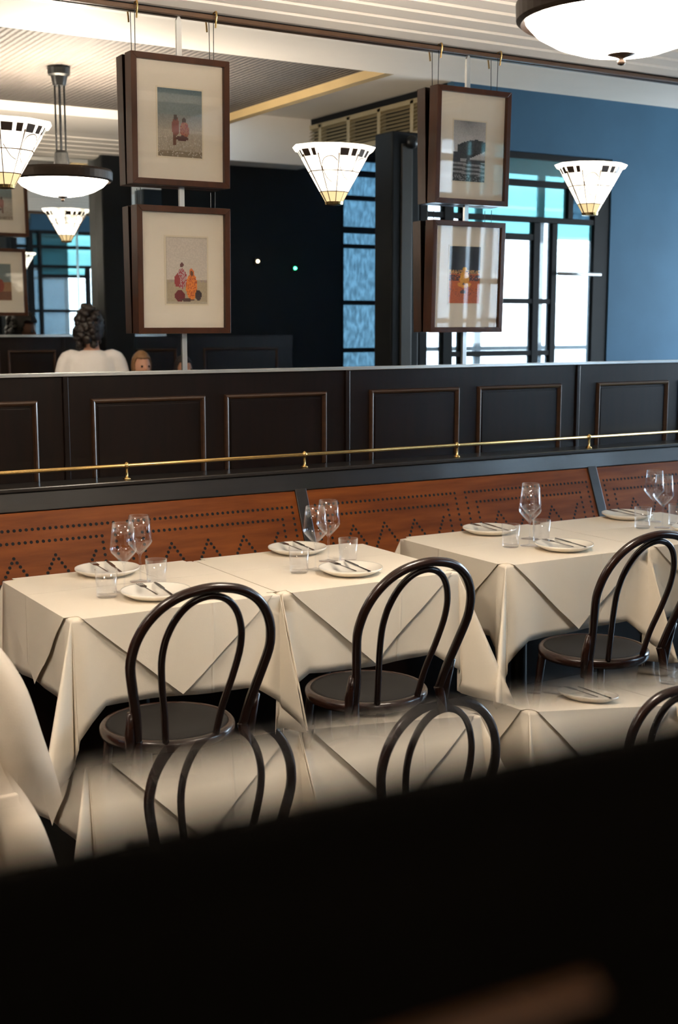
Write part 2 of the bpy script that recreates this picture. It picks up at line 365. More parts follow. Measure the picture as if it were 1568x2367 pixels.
# window in the facade, rippled blue glass
vb = [(5.62, 5.86), (5.86, 5.90)]+[(6.62+.75*k, 6.68+.75*k) for k in range(3)]+[(8.9, 9.0)]
hbz = [(1.2, 1.26), (1.385, 1.425), (1.805, 1.845), (2.30, 2.335), (2.43, 2.485), (2.715, 2.755), (2.92, 2.97), (3.05, 3.1)]
hb = [(a, b_, 5.86, 6.64 if 2 <= i_ <= 6 else 8.95) for i_, (a, b_) in enumerate(hbz)]
cells = []
xe = [5.90, 6.62, 6.68, 7.37, 7.43, 8.12, 8.18, 8.9]
for i in range(0, 8, 2):
    for (a, b_), (c, d) in zip(hbz, hbz[1:]): cells.append((xe[i]-.01, xe[i+1]+.01, b_-.005, c+.005, PANER if i == 0 else PANEC))
glazed('window_1', .12, None, (1.2, 3.1), cells, vb=[v for v in vb if v[0] > 5.6], hb=hb, th=.06)
# vestibule: glazed screen facing the mirror
Y2 = 2.44
T = [2.868, 2.822, 2.676, 2.630, 2.416, 2.376, 2.292, 2.246, 1.825, 1.787, 1.445, 1.407]
zs = (0.0, 2.868)
vb = [(5.10, 5.17), (5.308, 5.391), (5.463, 5.509), (6.118, 6.180, 0, 2.376), (6.292, 6.346, 0, 2.376), (6.44, 6.49, 2.416, 2.822), (6.702, 6.856)]
hb = [(2.822, 2.868, 5.17, 6.702), (2.63, 2.676, 5.17, 6.44), (2.376, 2.416, 5.17, 6.702)]
hb += [(2.246, 2.292, 5.509, 6.118), (1.787, 1.825, 5.391, 6.292), (1.407, 1.445, 5.391, 6.292), (0.9, .96, 5.17, 6.702), (0, .12, 5.17, 6.702)]
cells = []
def addc(xa, xb, zlist, mats_):
    for (a, b_), m in zip(zip(zlist, zlist[1:]), mats_): cells.append((xa-.005, xb+.005, a, b_, m))
addc(5.17, 5.308, [.9, 2.376, 2.63, 2.84], [PANEC, PANEC, PANEC])
addc(5.391, 5.463, [.9, 2.376, 2.63, 2.84], [PANEC, PANET, PANET])
addc(5.509, 6.118, [.9, 1.42, 1.80, 2.27, 2.39], [PANEC, PANEC, PANEC, PANET])
addc(6.180, 6.292, [.9, 1.42, 1.80, 2.39], [PANEC, PANEC, PANEC])
addc(6.346, 6.702, [.9, 2.26, 2.39], [PANEC, PANET])
addc(5.509, 6.44, [2.39, 2.65, 2.84], [PANET, PANET]); addc(6.49, 6.702, [2.39, 2.65, 2.84], [PANER, PANET])
w2 = glazed('window_2', Y2, None, zs, cells, vb=vb, hb=hb, th=.06)
obj('push_bar', tube(BM(), [(6.33, .06, 2.01), (6.75, .06, 2.01)], .014, 10), CHROME, w2, smooth=True)['label'] = 'pale metal push bar'
# blue painted wall around the screen
struct('wall_vestibule', box(box(BM(), 6.856, 9.0, 2.40, 2.48, 0, 3.30), 5.37, 6.856, 2.40, 2.48, 2.868, 3.30), SLATE)
# pillar at the vestibule corner
pl = thing('pillar', 'tall near-black pillar between the louvred bulkhead and the bright glazed screen', 'pillar', (0, 0, 0))
obj('shaft', bx(4.86, 5.09, 2.26, 2.48, 0, 2.93), DARKW, pl, bevel=.012); obj('fluting', bx(4.93, 5.02, 2.48, 2.495, .1, 2.85), mat('brown_black', (.02, .014, .008), .5, noise=.3), pl, bevel=.005)
obj('wall_eye', lathe(BM(), [(0, .05), (.03, .045), (.045, .02), (.045, 0), (0, 0)], 20), IRON, pl, smooth=True, loc=(5.0, 2.50, 2.86)).rotation_euler = (radians(-90), 0, 0)
# louvred bulkhead on the vestibule side
lv = semp('wall_bulkhead', (5.37, 0, 0))
obj('board', bx(0, .06, .2, 2.4, 3.245, 3.30), BLACKF, lv)
for k in range(6):
    y = .2+k*.44
    if k < 6: obj('divider', bx(-.015, .04, y, y+.045, 3.02, 3.245), LOUV, lv, bevel=.003)
obj('rail_top', bx(-.015, .04, .2, 2.4, 3.215, 3.25), LOUV, lv, bevel=.003); obj('rail_bottom', bx(-.015, .04, .2, 2.4, 2.98, 3.02), LOUV, lv, bevel=.003)
slat = None
for k in range(5):
    for j in range(7):
        if slat is None:
            slat = obj('louvre_slat', prism(BM(), [(-.02, 0), (-.016, .004), (.02, .024), (.018, .028)], 'y', 0, .395), LOUV, lv)
            s = slat
        else:
            s = slat.copy(); COL.objects.link(s)
        s.location = (0, .245+k*.44, 3.025+j*.027)
obj('back_board', bx(.045, .06, .2, 2.4, 2.98, 3.245), DARKW, lv)

# ================================================================ SCONCES
def make_sconce(label, loc, sgn):
    # half of a faceted inverted cone against the glass; sgn=-1 projects to -y
    t = thing('wall_sconce', label, 'wall lamp', loc)
    N = 5; R0 = .178; R1 = .036; H = .235
    def pt(i, f, off=0):  # i facet corner 0..N, f 0 top..1 bottom
        a = pi*i/N; r = R0+(R1-R0)*f+off
        return Vector((r*cos(a), sgn*r*sin(a)*.82, -f*H))
    def lerp(i, u, f, off=0): return pt(i, f, off).lerp(pt(i+1, f, off), u)
    fs = [0, .08, .20, .46, .82, 1.0]
    for i in range(N):
        for bnd in range(5):
            if bnd == 1: continue
            bm = BM(); a, b_ = fs[bnd], fs[bnd+1]
            o4 = [lerp(i, .012, a), lerp(i, .988, a), lerp(i, .988, b_-.006), lerp(i, .012, b_-.006)]
            if bnd == 0: o4 = [p+Vector((0, 0, 0)) for p in (lerp(i, 0, a, .012), lerp(i, 1, a, .012), lerp(i, 1, b_, .010), lerp(i, 0, b_, .010))]
            vs = [bm.verts.new(p) for p in o4]; n_ = (o4[1]-o4[0]).cross(o4[3]-o4[0]).normalized()*.004
            vb_ = [bm.verts.new(p+n_) for p in o4]
            bm.faces.new(vs); bm.faces.new(vb_[::-1])
            for k in range(4): bm.faces.new((vs[k], vb_[k], vb_[(k+1) % 4], vs[(k+1) % 4]))
            bmesh.ops.recalc_face_normals(bm, faces=bm.faces)
            obj('glass_tip' if bnd == 4 else 'glass_facet', bm, SCONT if bnd == 4 else SCONG, t)
    # dark band of small blocks under the rim, lighter blocks between them
    bm = BM(); bl = BM()
    for i in range(N):
        for k, (u0, u1, dk) in enumerate(((0, .12, 0), (.12, .36, 1), (.36, .52, 0), (.52, .96, 1), (.96, 1, 0))):
            q = [lerp(i, u0, .08), lerp(i, u1, .08), lerp(i, u1, .20), lerp(i, u0, .20)]
            if i == 3: dk = 0
            B = BM(); vs = [B.verts.new(p) for p in q]; nn = (q[1]-q[0]).cross(q[3]-q[0]).normalized()*.003; v2 = [B.verts.new(p+nn) for p in q]
            B.faces.new(vs); B.faces.new(v2[::-1])
            for z_ in range(4): B.faces.new((vs[z_], v2[z_], v2[(z_+1) % 4], vs[(z_+1) % 4]))
            bmesh.ops.recalc_face_normals(B, faces=B.faces)
            obj('dark_block' if dk else 'light_block', B, LEAD if dk else SCONG, t)
    bm.free(); bl.free()
    # leading: ribs, hoops and sweeping curves
    bm = BM()
    for i in range(N+1): tube(bm, [pt(i, .17, .002), pt(i, 1, .002)], .0030, 6)
    for f in (.46, .82):
        tube(bm, [pt(i, f, .003) for i in range(N+1)], .0030, 6)
    for i in (1, 3):
        tube(bm, smooth_path([lerp(i, .05, .30, .003), lerp(i, .35, .22, .003), lerp(i, .75, .26, .003), lerp(i, .95, .40, .003), lerp(i, .8, .58, .003), lerp(i, .45, .66, .003)], 5), .0026, 6)
    for i in (2, 0):
        tube(bm, smooth_path([lerp(i, .1, .62, .003), lerp(i, .5, .56, .003), lerp(i, .9, .40, .003)], 5), .0026, 6)
    obj('leading', bm, LEADB, t)
    bm = BM(); lathe(bm, [(0, 0), (R1+.004, 0), (R1+.002, -.012), (0, -.016)], 12, (0, 0, -H), 0 if sgn > 0 else pi, pi if sgn > 0 else 2*pi)
    obj('base_cup', bm, BRASS, t)
    obj('back_plate', bx(-.05, .05, *sorted((0, sgn*.01)), -.2, -.04), BRONZE, t)
    return t
s1 = make_sconce('lit glass cone lamp cut by the left edge of the picture', (1.475, 4.903, 2.405), -1)
dup(s1, (2.945, 4.903, 2.412), label='lit glass cone lamp between the two columns of hung pictures')
dup(s1, (4.445, 4.903, 2.43), label='lit glass cone lamp at the right, beside the blue wall')
s4 = make_sconce('small cone lamp on the window wall, seen in the mirror left of the first pictures', (3.36, .194, 2.51), 1)

# ================================================================ PENDANTS
def make_pendant(label, loc, group=None):
    t = thing('pendant_lamp', label, 'ceiling lamp', loc, group=group)   # loc: bottom of finial
    pr_ = [(0, .028), (.06, .030), (.12, .040), (.18, .060), (.23, .088), (.262, .122), (.258, .122), (.226, .093), (.177, .066), (.118, .046), (.06, .036), (0, .034)]
    obj('glass_bowl', lathe(BM(), pr_, 56), PENDG, t, smooth=True)
    obj('rim_band', lathe(BM(), [(.256, .118), (.272, .112), (.284, .122), (.286, .165), (.278, .178), (.262, .178), (.258, .165), (.262, .125), (.256, .118)], 56), BRONZE, t, smooth=False)
    obj('finial', lathe(BM(), [(0, 0), (.010, .004), (.011, .012), (.006, .018), (.02, .024), (.048, .032), (.046, .038), (0, .040)], 24), BRONZE, t, smooth=True)
    bm = BM()
    for k in range(3): 
        a = 2*pi*k/3+.5; tube(bm, [(.27*cos(a), .27*sin(a), .170), (.03*cos(a), .03*sin(a), .20)], .005, 8)
    lathe(bm, [(0, .185), (.04, .185), (.045, .20), (.038, .27), (.03, .285), (0, .285)], 20); obj('hub', bm, IRON, t)
    for k in range(4):
        a = 2*pi*k/4+.4; obj('rod', tube(BM(), [(.026*cos(a), .026*sin(a), .28), (.026*cos(a), .026*sin(a), .66)], .0055, 8), IRON, t)
    li = bpy.data.lights.new('bulb', 'POINT'); li.energy = 34; li.shadow_soft_size = .05; li.color = (1.0, .86, .70)
    lo_ = bpy.data.objects.new('bulb', li); COL.objects.link(lo_); lo_.parent = t; lo_.location = (0, 0, .135)
    obj('ceiling_rose', lathe(BM(), [(0, .64), (.036, .64), (.042, .665), (.046, .69), (.062, .70), (.066, .735), (0, .740)], 24), IRON, t)
    return t
p1 = make_pendant('large opal glass bowl pendant with dark bronze rim, hanging at the top right corner', (2.49, 2.64, 2.335))
dup(p1, (0.2, 2.64, 2.335), label='added opal glass bowl pendant, unseen to the left of the camera view')  # out of view, added to light tables and ceiling from the left
dup(p1, (-2.1, 2.64, 2.335), label='added opal glass bowl pendant, unseen near the left wall')  # another unseen pendant added for more warm light

dup(p1, (0.9, -1.7, 2.335), label='added opal glass bowl pendant, unseen behind the viewer')  # added lamp, gives the partition bead its warm glint
# ================================================================ PICTURES
def print_mesh(w, h, fn, nx=44, ny=58):
    me = bpy.data.meshes.new('photo_print'); V = []; F = []; Cc = []
    for j in range(ny+1):
        for i in range(nx+1): V.append((w*(i/nx-.5), 0, h*(j/ny-.5)))
    for j in range(ny):
        for i in range(nx):
            a = j*(nx+1)+i; F.append((a, a+1, a+nx+2, a+nx+1)); Cc.append(fn((i+.5)/nx, (j+.5)/ny))
    me.from_pydata(V, [], F); ca = me.color_attributes.new('Col', 'FLOAT_COLOR', 'CORNER')
    for fi, c in enumerate(Cc):
        for l in range(4): ca.data[fi*4+l].color = (*c, 1)
    me.materials.append(VCOL); return me
def mixc(a, b_, t): t = max(0, min(1, t)); return tuple(x+(y-x)*t for x, y in zip(a, b_))
def ell(u, v, cu, cv, ru, rv): return ((u-cu)/ru)**2+((v-cv)/rv)**2 < 1
R_ = random.Random(3)
def jit(c, k=.12): f = 1+R_.uniform(-k, k); return tuple(x*f for x in c)
def art_walkers(u, v):
    c = (0.16, .21, .21) if v > .62 else mixc((.40, .34, .26), (.22, .235, .22), (v-.36)/.26)
    if v > .62: c = mixc((.19, .23, .22), (.10, .16, .18), (v-.62)/.38)
    if v < .40: c = mixc((.36, .29, .20), (.44, .38, .30), v*2.5)
    if v < .08: c = (.24, .18, .11)
    if v < .3 and R_.random() < .15: c = (.5, .43, .35)
    if ell(u, v, .40, .44, .085, .14) : c = (.22, .05, .03)
    if ell(u, v, .60, .40, .10, .13): c = (.38, .12, .05) if R_.random() < .7 else (.28, .04, .03)
    if ell(u, v, .40, .58, .045, .04) or ell(u, v, .59, .55, .045, .04): c = (.06, .03, .02)
    if .34 < u < .40 and .17 < v < .32: c = (.16, .06, .03)
    if ell(u, v, .55, .28, .14, .04): c = (.10, .03, .02)
    return jit(c)
def art_crowd(u, v):
    c = (.66, .58, .49)
    if v < .36: c = (.46, .37, .24)
    if v < .04: c = (.50, .42, .30)
    if .33 < v < .37 and R_.random() < .5: c = (.40, .31, .26)
    if v > .98 or u < .02: c = (.55, .47, .36)
    if ell(u, v, .38, .38, .12, .15): c = (.52, .34, .33) if R_.random() < .5 else (.42, .06, .07)
    if ell(u, v, .27, .35, .07, .10): c = (.38, .05, .05)
    if ell(u, v, .38, .58, .045, .035): c = (.16, .05, .05)
    if ell(u, v, .62, .26, .14, .20): c = (.85, .24, .03) if R_.random() < .75 else (.55, .10, .02)
    if ell(u, v, .62, .47, .06, .06): c = (.75, .18, .04)
    if ell(u, v, .62, .46, .035, .04): c = (.16, .07, .03)
    if ell(u, v, .33, .12, .12, .09): c = (.18, .02, .02)
    if ell(u, v, .78, .13, .08, .08): c = (.06, .04, .04)
    if ell(u, v, .5, .06, .18, .02): c = (.10, .05, .04)
    return jit(c, .08)
def art_tree(u, v):
    c = mixc((.56, .54, .52), (.20, .19, .18), (v-.72)/.28*(1-abs(u-.45)*1.2))
    if v < .38: c = (.38, .36, .35)
    top = .60+.10*sin(min(1, max(0, (u-.15)/.85))*pi*.75); bot = .38+.28*max(0, u-.5)
    if u > .14 and bot < v < top: c = jit((.045, .045, .042), .5)
    if .44 < u < .53 and .25 < v < .46: c = (.05, .05, .05)
    if .32 < v < .37 and u > .4: c = (.07, .07, .07)
    if u < .22 and .28 < v < .48: c = (.05, .05, .06)
    if v < .32: c = jit((.30, .29, .29) if sin(v*90+u*3) > -.1 else (.06, .06, .06), .2)
    if v < .10: c = (.04, .04, .04) if R_.random() < .7 else (.25, .25, .25)
    return jit(c, .1)
def art_dancer(u, v):
    c = mixc((.015, .012, .012), (.09, .10, .11), 1-abs(u-.5)*4) if v > .55 else (.62, .13, .02)
    if .52 < v < .585: c = (.70, .36, .12) if R_.random() < .6 else (.10, .05, .02)
    if .40 < v < .50 and R_.random() < .75 and abs(u-.5) > .12: c = (.09, .03, .02)
    if v < .2: c = (.58, .13, .03)
    if ell(u, v, .5, .60, .06, .04): c = (.95, .48, .05)
    if ell(u, v, .5, .42, .15, .15): c = (.90, .42, .05)
    if ell(u, v, .5, .33, .22, .05): c = (.85, .36, .04)
    if ell(u, v, .46, .20, .09, .035): c = (.10, .05, .03)
    if ell(u, v, .48, .34, .04, .02): c = (.18, .07, .03)
    if .12 < v < .30 and R_.random() < .12: c = (.30, .07, .02)
    return jit(c, .1)
def art_plain(u, v):
    c = (.20, .24, .23) if v > .5 else (.34, .18, .08)
    if v < .25: c = (.20, .08, .04)
    if ell(u, v, .4, .4, .12, .18): c = (.30, .06, .03)
    return jit(c)
def picture(label, loc, w, h, lean, art, pw, ph, pdx=0, pdz=0, face=-1, hang=.0, wires=True):
    """framed picture; loc = centre of the bottom back edge; front looks to -y when face=-1"""
    t = thing('framed_picture', label, 'picture', loc)
    t.rotation_euler = (radians(lean)*(1), 0, 0 if face < 0 else pi)
    D = .064; fwid = .024
    bm = BM(); prof = [(0, 0), (0, -D), (fwid*.55, -D-.002), (fwid, -D+.006), (fwid, -.018), (0.0, 0)]
    prof = [(0, 0), (0, -D), (fwid, -D), (fwid, -.012), (fwid, 0)]
    cs = [(-w/2, 0, 1, 1), (w/2, 0, -1, 1), (w/2, h, -1, -1), (-w/2, h, 1, -1)]; nm = ['frame_rail', 'frame_stile', 'frame_rail', 'frame_stile']
    for i in range(4):
        bm = BM(); a = cs[i]; b_ = cs[(i+1) % 4]
        A = [bm.verts.new((a[0]+a[2]*p[0], p[1], a[1]+a[3]*p[0])) for p in prof]; B = [bm.verts.new((b_[0]+b_[2]*p[0], p[1], b_[1]+b_[3]*p[0])) for p in prof]
        k = len(prof)
        for j in range(k): bm.faces.new((A[j], A[(j+1) % k], B[(j+1) % k], B[j]))
        bm.faces.new(A); bm.faces.new(B[::-1]); bmesh.ops.recalc_face_normals(bm, faces=bm.faces)
        obj(nm[i], bm, FRAMEW, t, bevel=.0015)
    obj('mat_board', bx(-w/2+fwid, w/2-fwid, -D+.020, -D+.026, fwid, h-fwid), MATB, t)
    # window bevel around the print
    cxp, czp = pdx, h/2+pdz
    me = print_mesh(pw, ph, art); o = bpy.data.objects.new('photo_print', me); COL.objects.link(o); o.parent = t; o.location = (cxp, -D+.0195, czp)
    bm = BM()
    for (x0, x1, z0, z1) in ((-pw/2-.006, -pw/2, -ph/2-.006, ph/2+.006), (pw/2, pw/2+.006, -ph/2-.006, ph/2+.006), (-pw/2, pw/2, ph/2, ph/2+.006), (-pw/2, pw/2, -ph/2-.006, -ph/2)):
        box(bm, cxp+x0, cxp+x1, -D+.0185, -D+.020, czp+z0, czp+z1)
    obj('print_border', bm, mat('border_cream', (.80, .70, .52), .7, noise=.02), t)
    obj('glazing', bx(-w/2+fwid, w/2-fwid, -D+.008, -D+.010, fwid, h-fwid), PICG, t)
    obj('backing', bx(-w/2+fwid, w/2-fwid, -.012, -.006, fwid, h-fwid), mat('backing_board', (.2, .13, .07), .8, noise=.1), t)
    if wires:
        for sx in (-1, 1):
            bm = tube(BM(), [(sx*w*.40, -.004, h-.02), (sx*w*.40, -.004, h+hang)], .0016, 6)
            obj('hanging_wire', bm, IRON, t)
    return t
YB = 4.899
picture('upper left framed picture: two small red-clad walkers on a grey shore', (2.185, YB, 2.20), .430, .505, 1.0, art_walkers, .195, .265, .0, -.005, hang=.19)
picture('lower left framed picture: figures in red and orange robes on pale sand', (2.188, YB, 1.606), .415, .512, 1.0, art_crowd, .185, .27, .015, .0, hang=.07)
picture('upper right framed picture: black and white photo of a dark leaning tree by water', (3.655, YB, 2.195), .425, .520, 1.4, art_tree, .185, .27, -.012, -.02, hang=.19)
picture('lower right framed picture: orange and black photo of a yellow figure', (3.635, YB, 1.606), .42, .512, 1.6, art_dancer, .18, .262, -.010, .01, hang=.06)
picture('upper framed picture at the far left, mostly cut off, seen in the mirror', (2.83, .197, 2.29), .43, .51, -1.5, art_walkers, .20, .27, face=1, hang=.1)
picture('lower framed picture at the far left, mostly cut off, seen in the mirror', (2.80, .197, 1.70), .43, .50, -1.5, art_plain, .20, .27, face=1, hang=.08)
# hooks on the rail, one per wire
hk = None
for i, (x, lb) in enumerate(((2.013, 'left hook above the left pair of pictures'), (2.357, 'right hook above the left pair of pictures'), (3.485, 'left hook above the right pair of pictures'), (3.825, 'right hook above the right pair of pictures'))):
    if hk is None:
        hk = obj('picture_hook', tube(BM(), smooth_path([(0, -.008, -.035), (0, -.012, -.01), (0, -.018, .02), (0, -.004, .032), (0, .01, .022)], 5), .004, 8), BRASS); o = hk
    else: o = hk.copy(); COL.objects.link(o)
    o.location = (x, 4.872, 2.872); tag(o, 'small brass '+lb+' on the picture rail', 'hook', 'brass picture hooks')

# ================================================================ BANQUETTE
bq = thing('banquette', 'long dark wooden banquette with reddish brown perforated back panels behind the tables', 'bench', (0, 4.9, 0))
X0, X1 = -2.6, 7.7
obj('ledge', bx(X0, X1, -.165, -.0015, 1.005, 1.022), CAPW, bq, bevel=.004)
obj('top_rail', prism(BM(), [(-.155, 1.004), (-.02, 1.004), (-.02, .93), (-.17, .93)], 'x', X0, X1), CAPW, bq, bevel=.004)
TA = math.atan2(.18, .45)  # recline
def bp_pt(x, s, off=0):    # s metres down the slope from the top
    return Vector((x, -.166-s*sin(TA)-off*cos(TA), .93-s*cos(TA)+off*sin(TA)))
STX = [-2.37, -.69, .99, 2.67, 4.35, 6.03, 7.6]
holes_by_panel = []
for a, b_ in zip(STX, STX[1:]):
    a += .028; b_ -= .028
    bm = BM(); v = [bm.verts.new(bp_pt(x, s, o)) for x in (a, b_) for s in (.002, .50) for o in (0, -.015)]
    for q in ((0, 1, 3, 2), (4, 6, 7, 5), (0, 4, 5, 1), (2, 3, 7, 6), (0, 2, 6, 4), (1, 5, 7, 3)): bm.faces.new([v[i] for i in q])
    bmesh.ops.recalc_face_normals(bm, faces=bm.faces)
    pn = obj('back_panel', bm, PLY, bq, bevel=.002)
    hm = BM()
    def hole(x, s):
        c = bp_pt(x, s, .0008); ux = Vector((1, 0, 0)); us = Vector((0, -sin(TA), -cos(TA)))
        hm.faces.new([hm.verts.new(c+(ux*cos(k*pi/4)+us*sin(k*pi/4))*.0068) for k in range(8)])
    mid = (a+b_)/2; sub = [(a+.03, mid-.03), (mid+.03, b_-.03)]
    for (u0, u1) in sub:
        Wd = u1-u0; n1 = int(Wd/.0235)
        for k in range(n1+1): hole(u0+Wd*k/n1, .072)
        i0, i1 = u0+.055, u1-.055; n2 = int((i1-i0)/.0235)
        for k in range(n2+1): hole(i0+(i1-i0)*k/n2, .122)
        for k in range(1, 14):
            hole(u0, .072+.0255*k); hole(u1, .072+.0255*k)
        for k in range(1, 12): hole(i0, .122+.0255*k); hole(i1, .122+.0255*k)
        zz0, zz1 = i0+.035, i1-.035; per = (zz1-zz0)/3.5
        nz_ = int(3.5*2*8)
        for k in range(nz_+1):
            ph_ = k/16.0; tri = abs((ph_ % 1)*2-1)
            hole(zz0+per*ph_, .180+.135*tri)
            if tri > .0: hole(zz0+per*ph_, .180+.135*(2-tri)) if (.180+.135*(2-tri)) < .46 else None
    bmesh.ops.recalc_face_normals(hm, faces=hm.faces)
    h = obj('perforation', hm, HOLE, pn); h['kind'] = 'stuff'
for x in STX:
    bm = BM(); v = [bm.verts.new(bp_pt(xx, s, o)) for xx in (x-.028, x+.028) for s in (-.005, .55) for o in (.006, -.02)]
    for q in ((0, 1, 3, 2), (4, 6, 7, 5), (0, 4, 5, 1), (2, 3, 7, 6), (0, 2, 6, 4), (1, 5, 7, 3)): bm.faces.new([v[i] for i in q])
    bmesh.ops.recalc_face_normals(bm, faces=bm.faces); obj('back_stile', bm, CAPW, bq, bevel=.002)
for a, b_ in zip(STX, STX[1:]):
    obj('seat_cushion', bx(a+.01, b_-.01, -.545, -.37, .42, .445), SEATB, bq, bevel=.015)
obj('seat_box', bx(X0+.2, X1-.05, -.53, -.03, 0, .418), WOODDK, bq)
obj('back_core', prism(BM(), [(-.02, .42), (-.335, .42), (-.150, .925), (-.02, .925)], 'x', X0+.2, X1-.05), WOODDK, bq)
# brass rail
brl = thing('brass_rail', 'thin polished brass rail on short posts along the top of the banquette', 'rail', (0, 4.79, 1.022))
obj('rail_tube', tube(BM(), [(X0, 0, .056), (X1, 0, .056)], .0085, 10), BRASS, brl, smooth=True)
post = None
for k in range(12):
    x = 1.895-.828*5+.828*k
    if x < X0 or x > X1: continue
    if post is None:
        bm = lathe(BM(), [(0, 0), (.016, 0), (.016, .004), (.007, .009), (.0055, .012), (.0055, .042), (.008, .046), (.0125, .052), (.0135, .058), (.010, .066), (.004, .071), (0, .072)], 14)
        post = obj('post', bm, BRASS, brl, smooth=True); o = post
    else: o = post.copy(); COL.objects.link(o)
    o.location = (x, 0, 0)

# ================================================================ TABLES AND CLOTHS
TZ = .752
def make_table(label, loc, w, d):
    t = thing('dining_table', label, 'table', loc)
    obj('tabletop', bx(-w/2, w/2, -d/2, d/2, .722, .750), WOODDK, t, bevel=.004)
    obj('column', lathe(BM(), [(0, .06), (.05, .06), (.035, .12), (.03, .4), (.035, .68), (.08, .722), (0, .722)], 18), IRON, t, smooth=True)
    obj('base', lathe(BM(), [(0, 0), (.22, 0), (.22, .012), (.08, .04), (.05, .06), (0, .06)], 24), IRON, t)
    return t
TIGHT = set()
def side_off(u, v, k, seed):
    # outward offset of the hanging cloth on a straight side, u in -1..1, v metres of drop
    f = v/.32
    if k in TIGHT: return .0015+.001*f
    return .006-.012*f*(1-u**4)+.016*f*u*u+.012*f*sin(u*4.2+seed*2+k)*(.35+.65*abs(u))+.009*f*sin(u*11+seed)*(.3+.7*abs(u))
def cloth_ring(w, d, v, seed, dropf):
    """points around the table at relative drop v (0..1)"""
    P = []; W2, D2 = w/2, d/2
    sides = [((-W2, -D2), (1, 0), (0, -1), W2), ((W2, -D2), (0, 1), (1, 0), D2), ((W2, D2), (-1, 0), (0, 1), W2), ((-W2, D2), (0, -1), (-1, 0), D2)]
    for k, (c0, t, n_, L) in enumerate(sides):
        for i in range(15):
            u = -1+2*i/14; dr = dropf(k, u, None)*v
            o = side_off(u, dr, k, seed)
            P.append((c0[0]+t[0]*L*(u+1)+n_[0]*o, c0[1]+t[1]*L*(u+1)+n_[1]*o, -dr))
        # corner fan at the end of the side
        n2 = sides[(k+1) % 4][2]; cx_ = c0[0]+t[0]*2*L; cy_ = c0[1]+t[1]*2*L
        o1 = side_off(1, dropf(k, 1, None)*v, k, seed); o2 = side_off(-1, dropf((k+1) % 4, -1, None)*v, (k+1) % 4, seed)
        for j in range(1, 24):
            th = j/24; a = th*pi/2; dr = dropf(k, 1, th)*v; f = dr/.36
            kn_ = (k+1) % 4; cth = .2 if kn_ in TIGHT else (.8 if k in TIGHT else .5)
            lob = max(0, 1-abs(th-cth)/.2); lob = lob*lob*(3-2*lob)
            l2 = max(0, 1-abs(th-.12)/.12)*.30+max(0, 1-abs(th-.88)/.12)*.30
            base = o1*(1-th)+o2*th
            r = base*(1-.35*lob)+f*(.155*lob+.05*l2-.012*(1-lob))
            dx = n_[0]*cos(a)+n2[0]*sin(a); dy = n_[1]*cos(a)+n2[1]*sin(a)
            px_, py_ = cx_+dx*r, cy_+dy*r
            if 1 in TIGHT: px_ = min(px_, W2+.0035)
            if 3 in TIGHT: px_ = max(px_, -W2-.0035)
            P.append((px_, py_, -dr))
    return P
